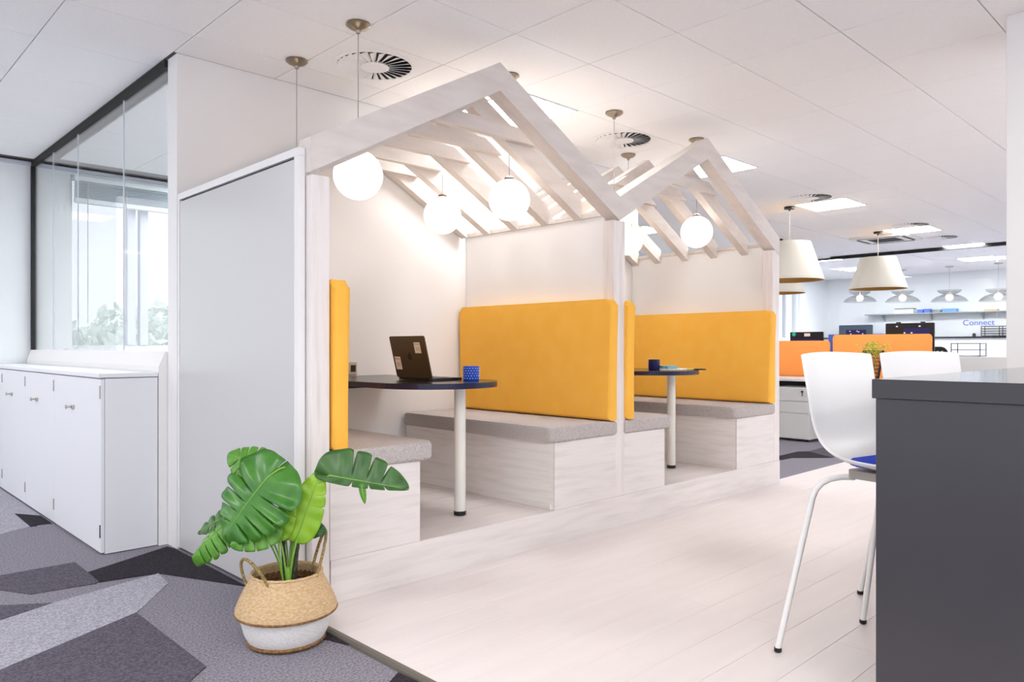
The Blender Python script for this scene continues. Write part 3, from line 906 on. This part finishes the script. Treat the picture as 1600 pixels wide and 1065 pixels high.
obj('trunk', tube(bmesh.new(), bez([pp(.030, .20, .02), pp(.042, .30, .02), pp(.045, .38, .03), pp(.075, .54, .04)], 18), [.011 - .0003 * k + (.0016 if k % 5 == 0 else 0) for k in range(19)], 10), M['stem_d'], mo, True)
obj('trunk', tube(bmesh.new(), bez([pp(.000, .20, .01), pp(-.004, .30, .01), pp(-.012, .42, .02)], 14), [.0085 + (.0012 if k % 4 == 0 else 0) for k in range(15)], 10), M['stem_d'], mo, True)
obj('trunk', tube(bmesh.new(), bez([pp(.018, .20, .03), pp(.016, .25, .03), pp(.014, .29, .035)], 8), .010, 10), M['stem_g'], mo, True)

# ------------------------------------------------------------------ drum pendants over the desks
def drum(x, y, zb, label, rb=.383, rt=.235, h=.445):
    t = thing('drum_pendant', label, 'pendant lamp', (x, y, CE))
    obj('ceiling_rose', lathe(bmesh.new(), [(.06, -.001), (.06, -.028), (.012, -.034), (.010, -.05), (0, -.051)], (x, y, CE), 24), M['black'], t, True)
    obj('cable', tube(bmesh.new(), [(x, y, CE - .05), (x, y, zb + h - .02)], .0045, 8), M['cord'], t)
    obj('shade', lathe(bmesh.new(), [(rb, 0), (rt, h), (rt - .004, h), (rb - .004, 0), (rb, 0)], (x, y, zb), 48, False), M['shade_out'], t, True)
    obj('lining', lathe(bmesh.new(), [(rb - .006, .001), (rt - .006, h - .004), (0, h - .003)], (x, y, zb), 48, False), M['shade_in'], t, True)
    obj('shade_ring', lathe(bmesh.new(), [(rb - .02, .012), (rb - .006, .012), (rb - .006, .020), (rb - .02, .020), (rb - .02, .012)], (x, y, zb), 48, False), M['shade_in'], t)
    for k in range(3):
        a = 2 * PI * k / 3 + .5
        obj('spoke', tube(bmesh.new(), [(x, y, zb + h - .03), (x + (rt - .008) * math.cos(a), y + (rt - .008) * math.sin(a), zb + h - .03)], .004, 6), M['black'], t)
    obj('bulb', sphere(bmesh.new(), (x, y, zb + h * .5), .05, 16, 10), M['bulb'], t, True)
drum(8.43, 4.01, 1.910, 'large ivory drum pendant partly hidden by the far booth post, in front')
drum(11.166, 4.00, 1.960, 'ivory drum pendant hanging whole between post and white column')
drum(10.85, 5.33, 1.950, 'ivory drum pendant behind the larger one, only its lower edge showing')

# ------------------------------------------------------------------ desks with orange screens
dk = thing('desk', 'white desk bench with orange felt screens beyond the booths', 'desk', (9.5, 4.2, 0))
obj('desktop', B(8.70, 9.45, 2.2, 5.9, .718, .745, bev=.003), M['desk'], dk)
obj('desktop', B(9.52, 10.30, 2.2, 5.9, .718, .745, bev=.003), M['desk'], dk)
for y in (2.25, 5.8):
    for x in (8.78, 9.40, 9.58, 10.2):
        obj('leg', B(x - .025, x + .025, y - .025, y + .025, .001, .717), M['ped'], dk)
obj('under_beam', B(9.30, 9.36, 2.3, 5.75, .62, .70), M['black_matt'], dk)
def screen(name, label, x, y0, y1, z0, z1):
    bm = prism(bmesh.new(), rrect(y0, y1, z0, z1, .04, 5, (0, 0, 1, 1)), 'x', x - .015, x + .015)
    bmesh.ops.bevel(bm, geom=[e for e in bm.edges if abs(e.verts[0].co.x - e.verts[1].co.x) < 1e-6], offset=.008, segments=2, profile=.5, affect='EDGES')
    return tag(obj(name, bm, M['orange'], None, True), label, 'screen')
screen('desk_screen', 'lower orange felt desk screen beside the far booth post', 9.485, 3.98, 5.85, .747, 1.212)
screen('desk_screen', 'taller orange felt desk screen in front of the big black monitor', 9.43, 2.785, 3.915, .747, 1.283)
pe = thing('pedestal', 'white three-drawer pedestal under the desk beside the far booth post', 'drawer unit', (8.95, 4.2, 0))
obj('carcass', B(8.665, 9.15, 3.875, 4.36, .03, .645, bev=.003), M['ped'], pe)
for z0, z1 in ((.035, .335), (.342, .475), (.482, .640)):
    d = obj('drawer', B(8.648, 8.664, 3.88, 4.355, z0, z1, bev=.002, seg=1), M['ped'], pe)
    if z1 > .6:
        obj('key', tube(bmesh.new(), [(8.647, 3.955, .60), (8.632, 3.955, .60)], .012, 10), M['black'], d)
        obj('key_tag', B(8.636, 8.640, 3.950, 3.958, .545, .598), M['black'], d)
for x in (8.72, 9.08):
    for y in (3.93, 4.30):
        obj('caster', lathe(bmesh.new(), [(.02, .001), (.022, .015), (.02, .029)], (x, y, 0), 12), M['black'], pe)
def monitor(label, x, y0, y1, z0, z1, deco, body='mon'):
    t = thing('monitor', label, 'monitor', (x, (y0 + y1) / 2, .746))
    ym = (y0 + y1) / 2
    b = obj('monitor_back', prism(bmesh.new(), rrect(y0, y1, z0, z1, .01), 'x', x, x + .025), M[body], t)
    obj('display', B(x + .0252, x + .027, y0 + .01, y1 - .01, z0 + .012, z1 - .01), M['black'], t)
    obj('stand_neck', B(x - .03, x - .0005, ym - .04, ym + .04, .757, (z0 + z1) / 2), M['mon_blue'], t)
    obj('stand_foot', prism(bmesh.new(), rrect(x - .10, x + .10, ym - .12, ym + .12, .02), 'z', .747, .7565), M['black'], t)
    deco(b, t)
def deco_a(b, t):
    obj('green_sticker', prism(bmesh.new(), [(4.645 + .028 * math.cos(a * PI / 10), 1.305 + .028 * math.sin(a * PI / 10)) for a in range(20)], 'x', 9.8975, 9.8995), M['green'], b)
    obj('label_plate', B(9.897, 9.8995, 4.42, 4.50, 1.275, 1.315), M['paper_w'], b)
    obj('stand_cover', B(9.892, 9.8995, 4.28, 4.66, 1.19, 1.245), M['mon_blue'], b)
monitor('black monitor back with green round sticker above the lower orange screen', 9.90, 4.245, 4.70, 1.0, 1.335, deco_a)
def deco_b(b, t):
    obj('stand_cover', B(9.892, 9.8995, 3.69, 3.94, 1.02, 1.352), M['mon_blue'], b)
    bm = bmesh.new()
    for y, z in ((3.89, 1.335), (3.80, 1.335), (3.78, 1.325), (3.73, 1.30), (3.88, 1.30)):
        box(bm, 9.890, 9.8915, y - .008, y + .008, z - .006, z + .006)
    obj('port_marks', bm, M['paper_w'], b)
monitor('blue grey monitor back above the middle of the orange screens', 9.90, 3.615, 4.035, 1.05, 1.415, deco_b, 'mon_grey')
def deco_c(b, t):
    obj('stand_cover', B(9.892, 9.8995, 2.95, 3.24, 1.06, 1.36), M['mon_blue'], b)
    bm = bmesh.new()
    for y, z in ((3.32, 1.385), (3.06, 1.385), (3.23, 1.305), (3.15, 1.305)):
        box(bm, 9.890, 9.8995, y - .010, y + .010, z - .008, z + .008)
    obj('screw_heads', bm, M['paper_w'], b)
    for y in (3.31, 3.03):
        obj('webcam_clip', B(9.91, 9.935, y - .025, y + .025, 1.4262, 1.44), M['black'], b)
monitor('big black monitor back behind the taller orange screen', 9.90, 2.90, 3.455, 1.02, 1.425, deco_c)
tag(obj('folder_stack', B(10.05, 10.25, 4.06, 4.24, .746, 1.30, bev=.004), M['box_blue']), 'pale blue folder upright beside the monitor with the green sticker', 'folder')

# mesh chair behind the big monitor
oc = thing('office_chair', 'black mesh office chair, its rounded back just beside the big black monitor', 'chair', (10.9, 3.2, 0))
bm = prism(bmesh.new(), rrect(2.98, 3.42, .62, 1.135, .09, 6), 'x', 10.70, 10.735)
obj('backrest', bm, M['black_matt'], oc)
bm = bmesh.new()
for k in range(7):
    for j in range(5):
        box(bm, 10.694, 10.699, 3.03 + k * .05, 3.055 + k * .05, .70 + j * .085, .74 + j * .085)
o = obj('mesh_openings', bm, M['frame_l'], oc); o['kind'] = 'stuff'
obj('seat', prism(bmesh.new(), rrect(10.75, 11.2, 2.95, 3.44, .08), 'z', .44, .52), M['black_matt'], oc)
obj('gas_lift', lathe(bmesh.new(), [(.03, .09), (.03, .44)], (10.97, 3.20, 0), 16), M['black'], oc)
for k in range(5):
    a = 2 * PI * k / 5
    obj('base_arm', tube(bmesh.new(), [(10.97, 3.20, .09), (10.97 + .28 * math.cos(a), 3.20 + .28 * math.sin(a), .055)], .02, 8), M['black'], oc)
    obj('caster', lathe(bmesh.new(), [(.025, .001), (.027, .025), (.02, .05)], (10.97 + .28 * math.cos(a), 3.20 + .28 * math.sin(a), 0), 12), M['black'], oc)

# wire letter tray on the desk
def wire_tray(name, label, x, y0, y1, z0, z1, n, dx=.24, r=.004, nv=2):
    t = thing(name, label, 'letter tray', (x, (y0 + y1) / 2, z0))
    for i in range(n):
        z = z0 + r + (z1 - z0 - 2 * r) * i / max(1, n - 1)
        bm = tube(bmesh.new(), [(x, y0, z), (x + dx, y0, z), (x + dx, y1, z), (x, y1, z), (x, y0, z)], r, 6)
        for k in range(1, 4):
            xx = x + dx * k / 4
            tube(bm, [(xx, y0, z), (xx, y1, z)], r * .5, 5)
        obj('tray', bm, M['black_matt'], t)
    for y in [y0 + (y1 - y0) * k / (nv - 1) for k in range(nv)]:
        for xx in (x, x + dx):
            obj('upright', tube(bmesh.new(), [(xx, y, z0), (xx, y, z1)], r, 6), M['black_matt'], t)
    return t
cb = thing('credenza', 'white low storage cabinet below the distant lettered wall', 'cabinet', (10.75, 2.7, 0))
obj('carcass', B(11.6, 12.0, 1.6, 3.2, .02, 1.00), M['desk'], cb)
obj('plinth', B(11.64, 11.98, 1.64, 3.16, .001, .02), M['black_matt'], cb)
obj('door', B(11.58, 11.599, 1.61, 2.395, .03, .99), M['desk'], cb)
obj('door', B(11.58, 11.599, 2.405, 3.19, .03, .99), M['desk'], cb)
wire_tray('letter_tray', 'wire letter tray standing low behind the second stool', 11.62, 2.84, 3.19, 1.001, 1.185, 3, .3, .006)

# mesh planter on the near desk
pl = thing('mesh_planter', 'small black mesh planter with feathery green plant on the desk between stool backs', 'planter', (8.93, 3.25, .746))
bm = bmesh.new()
NA, NZ = 14, 8
zs = [.746 + .345 * j / NZ for j in range(NZ + 1)]
ring = []
for j, z in enumerate(zs):
    r = .055 + .055 * (j / NZ)
    ring.append([bm.verts.new((8.93 + r * math.cos(2 * PI * (k + .5 * (j % 2)) / NA), 3.25 + r * math.sin(2 * PI * (k + .5 * (j % 2)) / NA), z)) for k in range(NA)])
for j in range(NZ):
    for k in range(NA):
        a, b = ring[j], ring[j + 1]
        if j % 2 == 0:
            bm.faces.new((a[k], a[(k + 1) % NA], b[k])); bm.faces.new((a[(k + 1) % NA], b[(k + 1) % NA], b[k]))
        else:
            bm.faces.new((a[k], b[(k + 1) % NA], b[k])); bm.faces.new((a[k], a[(k + 1) % NA], b[(k + 1) % NA]))
o = obj('mesh_wall', bm, M['black'], pl)
md = o.modifiers.new('wire', 'WIREFRAME'); md.thickness = .009; md.use_even_offset = False
obj('planter_base', lathe(bmesh.new(), [(.052, .001), (.056, .02), (.056, .03)], (8.93, 3.25, .746), 16), M['black'], pl)
bm = bmesh.new()
for k in range(240):
    a = random.uniform(0, 2 * PI); rr = random.uniform(.0, .10); z = random.uniform(1.03, 1.20) - rr * .35
    c = Vector((8.93 + rr * 1.9 * math.cos(a), 3.25 + rr * 1.9 * math.sin(a), z))
    q = Euler((random.uniform(-1, 1), random.uniform(-1, 1), random.uniform(0, 6))).to_matrix()
    v = [bm.verts.new(c + q @ Vector(p)) for p in ((-.006, 0, 0), (0, -.022, .004), (.006, 0, 0), (0, .022, .004))]
    bm.faces.new(v)
o = obj('feathery_foliage', bm, M['leaf3'], pl); o['kind'] = 'stuff'
for k in range(6):
    a = k
    obj('stem', tube(bmesh.new(), [(8.93, 3.25, .775), (8.93 + .03 * math.cos(a), 3.25 + .03 * math.sin(a), 1.0), (8.93 + .12 * math.cos(a), 3.25 + .12 * math.sin(a), 1.14)], .003, 5), M['stem_g'], pl)

# ------------------------------------------------------------------ kitchen behind the far glass
def bell(x, y, zb, label):
    t = thing('glass_pendant', label, 'pendant lamp', (x, y, CE))
    obj('ceiling_rose', lathe(bmesh.new(), [(.075, -.001), (.075, -.02), (.02, -.03), (0, -.03)], (x, y, CE), 20), M['steel'], t, True)
    obj('cable', tube(bmesh.new(), [(x, y, CE - .03), (x, y, zb + .10)], .003, 6), M['cord'], t)
    obj('lamp_holder', lathe(bmesh.new(), [(.03, .06), (.03, .12), (.01, .13), (0, .13)], (x, y, zb), 16), M['steel'], t, True)
    obj('bulb', sphere(bmesh.new(), (x, y, zb), .075, 20, 12), M['bulb'], t, True)
    obj('lower_shade', lathe(bmesh.new(), [(.335, -.09), (.30, -.04), (.22, .015), (.12, .05), (.04, .06), (.04, .066), (.12, .057), (.222, .023), (.305, -.034), (.342, -.088), (.335, -.09)], (x, y, zb), 36, False), M['glass_shade'], t, True)
    obj('upper_bowl', lathe(bmesh.new(), [(.04, .068), (.13, .075), (.19, .105), (.22, .15), (.226, .148), (.196, .099), (.132, .068), (.04, .062), (.04, .068)], (x, y, zb), 36, False), M['glass_shade'], t, True)
for (y, zb), lb in zip(((6.47, 2.215), (5.59, 2.175), (4.70, 2.145), (3.84, 2.120)),
                       ('clear glass pendant with lit bulb, nearest the orange desk screens', 'clear glass pendant with lit bulb, second from the window column',
                        'clear glass pendant with lit bulb above the lettered wall sign', 'clear glass pendant with lit bulb beside the white column')):
    bell(17.0, y, zb, lb)
sh = thing('wall_shelf', 'long grey shelf high on the far wall holding blue boxes', 'shelf', (18.15, 5.0, 1.86))
obj('shelf_board', B(18.0, 18.297, 2.6, 6.75, 1.865, 1.89, bev=.003), M['shelf_glass'], sh)
for y in (6.4, 5.4, 4.4, 3.4):
    obj('shelf_bracket', prism(bmesh.new(), [(18.05, 1.864), (18.297, 1.864), (18.297, 1.72)], 'y', y - .01, y + .01), M['shelf_glass'], sh)
ZS = 1.8905
kit = [('crate', 'white crate with dark rim on the far shelf', 'crate', 5.72, 6.10, .11, 'paper_w'),
       ('gift_box', 'blue box next to the white crate on the far shelf', 'box', 5.52, 5.64, .075, 'box_blue'),
       ('gift_box', 'small deep blue box in the middle of the shelf items', 'box', 5.38, 5.50, .085, 'box_blue'),
       ('storage_tin', 'pale tin on the far shelf between the blue boxes', 'tin', 5.16, 5.34, .06, 'shelf_glass'),
       ('gift_box', 'sky blue long box at the end of the shelf items', 'box', 4.86, 5.14, .075, 'box_sky'),
       ('cork_block', 'low tan block alone on the far shelf', 'block', 4.10, 4.34, .035, 'box_tan')]
for n, lb, ca, y0, y1, h, m in kit:
    if n == 'crate':
        t = thing(n, lb, ca, (18.15, 5.9, ZS))
        bm = bmesh.new()
        for a in ((18.05, 18.06, y0, y1), (18.24, 18.25, y0, y1), (18.06, 18.24, y0, y0 + .01), (18.06, 18.24, y1 - .01, y1)):
            box(bm, *a, ZS + .001, ZS + h - .018)
        box(bm, 18.06, 18.24, y0 + .01, y1 - .01, ZS + .001, ZS + .008)
        obj('crate_wall', bm, M[m], t)
        bm = bmesh.new()
        for a in ((18.046, 18.062, y0 - .004, y1 + .004), (18.238, 18.254, y0 - .004, y1 + .004), (18.062, 18.238, y0 - .004, y0 + .012), (18.062, 18.238, y1 - .012, y1 + .004)):
            box(bm, *a, ZS + h - .017, ZS + h)
        obj('crate_rim', bm, M['black_matt'], t)
    elif n == 'storage_tin':
        tag(obj(n, lathe(bmesh.new(), [(.085, .001), (.088, .004), (.088, .045), (.091, .047), (.091, h), (.085, h + .004)], (18.15, (y0 + y1) / 2, ZS), 24), M[m], None, True), lb, ca)
    else:
        t = thing(n, lb, ca, (18.15, (y0 + y1) / 2, ZS))
        obj('box_body', B(18.06, 18.24, y0 + .004, y1 - .004, ZS + .001, ZS + h * .68), M[m], t)
        obj('box_lid', B(18.055, 18.245, y0, y1, ZS + h * .69, ZS + h, bev=.003), M[m], t)
kc = thing('kitchen_counter', 'white breakfast counter with black top along the far wall', 'counter', (18.1, 5, 0))
obj('counter_front', B(18.0, 18.297, .6, 7.70, .002, 1.32), M['cab'], kc)
obj('counter_top', B(17.94, 18.297, .55, 7.70, 1.321, 1.355), M['black'], kc)
wire_tray('paper_rack', 'black wire paper rack on the far counter below the lettered sign', 17.97, 3.72, 4.37, 1.356, 1.57, 5, .28, .007, 3)
tag(obj('jar', lathe(bmesh.new(), [(.03, .001), (.034, .01), (.034, .05), (.02, .062), (.02, .07)], (18.05, 4.52, 1.3555), 16), M['black']), 'tiny dark jar on the far counter beside the wire rack', 'jar')
tag(obj('document_box', B(18.0, 18.2, 6.35, 6.75, 1.3555, 1.44, bev=.004), M['box_blue']), 'pale blue box on the far counter beside the first monitor', 'box')
cu = bpy.data.curves.new('lettering', 'FONT')
cu.body = 'Connect'
cu.size = .17
cu.extrude = .004
cu.align_x = 'CENTER'
to = bpy.data.objects.new('lettering_tmp', cu)
COL.objects.link(to)
bpy.context.view_layer.update()
me = bpy.data.meshes.new_from_object(to)
bpy.data.objects.remove(to)
me.materials.clear(); me.materials.append(M['sign'])
sg = bpy.data.objects.new('wall_sign', me)
COL.objects.link(sg)
sg.matrix_world = Matrix.Translation((18.29, 4.50, 1.60)) @ Matrix.Rotation(-PI / 2, 4, 'Z') @ Matrix.Rotation(PI / 2, 4, 'X')
tag(sg, 'blue lettered word sign on the far kitchen wall under the shelf', 'sign')

# ------------------------------------------------------------------ outside the window
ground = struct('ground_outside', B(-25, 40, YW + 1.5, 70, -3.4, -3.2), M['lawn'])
def tree(x, y, h, s, label, seed):
    rnd = random.Random(seed)
    t = thing('tree', label, 'tree', (x, y, -3.2))
    obj('trunk', tube(bmesh.new(), [(x, y, -3.2), (x + .05, y, -1.5), (x, y, h - 1.2)], [.16, .13, .05], 8), M['bark'], t, True)
    bm = bmesh.new()
    for k in range(900):
        v = Vector((rnd.gauss(0, 1), rnd.gauss(0, 1), rnd.gauss(0, 1))).normalized() * rnd.random() ** .4
        lump = 1 + .22 * math.sin(3 * v.x + seed) * math.cos(4 * v.z)
        c = Vector((x + v.x * s * lump, y + v.y * s * lump, h - 1.5 + v.z * 1.5 * lump))
        q = Euler((rnd.uniform(0, 6), rnd.uniform(0, 6), rnd.uniform(0, 6))).to_matrix()
        r = rnd.uniform(.12, .24)
        bm.faces.new([bm.verts.new(c + q @ Vector(p)) for p in ((-r * .5, 0, 0), (0, -r, .02), (r * .5, 0, 0), (0, r, .02))])
    o = obj('foliage', bm, M['tree'], t); o['kind'] = 'stuff'
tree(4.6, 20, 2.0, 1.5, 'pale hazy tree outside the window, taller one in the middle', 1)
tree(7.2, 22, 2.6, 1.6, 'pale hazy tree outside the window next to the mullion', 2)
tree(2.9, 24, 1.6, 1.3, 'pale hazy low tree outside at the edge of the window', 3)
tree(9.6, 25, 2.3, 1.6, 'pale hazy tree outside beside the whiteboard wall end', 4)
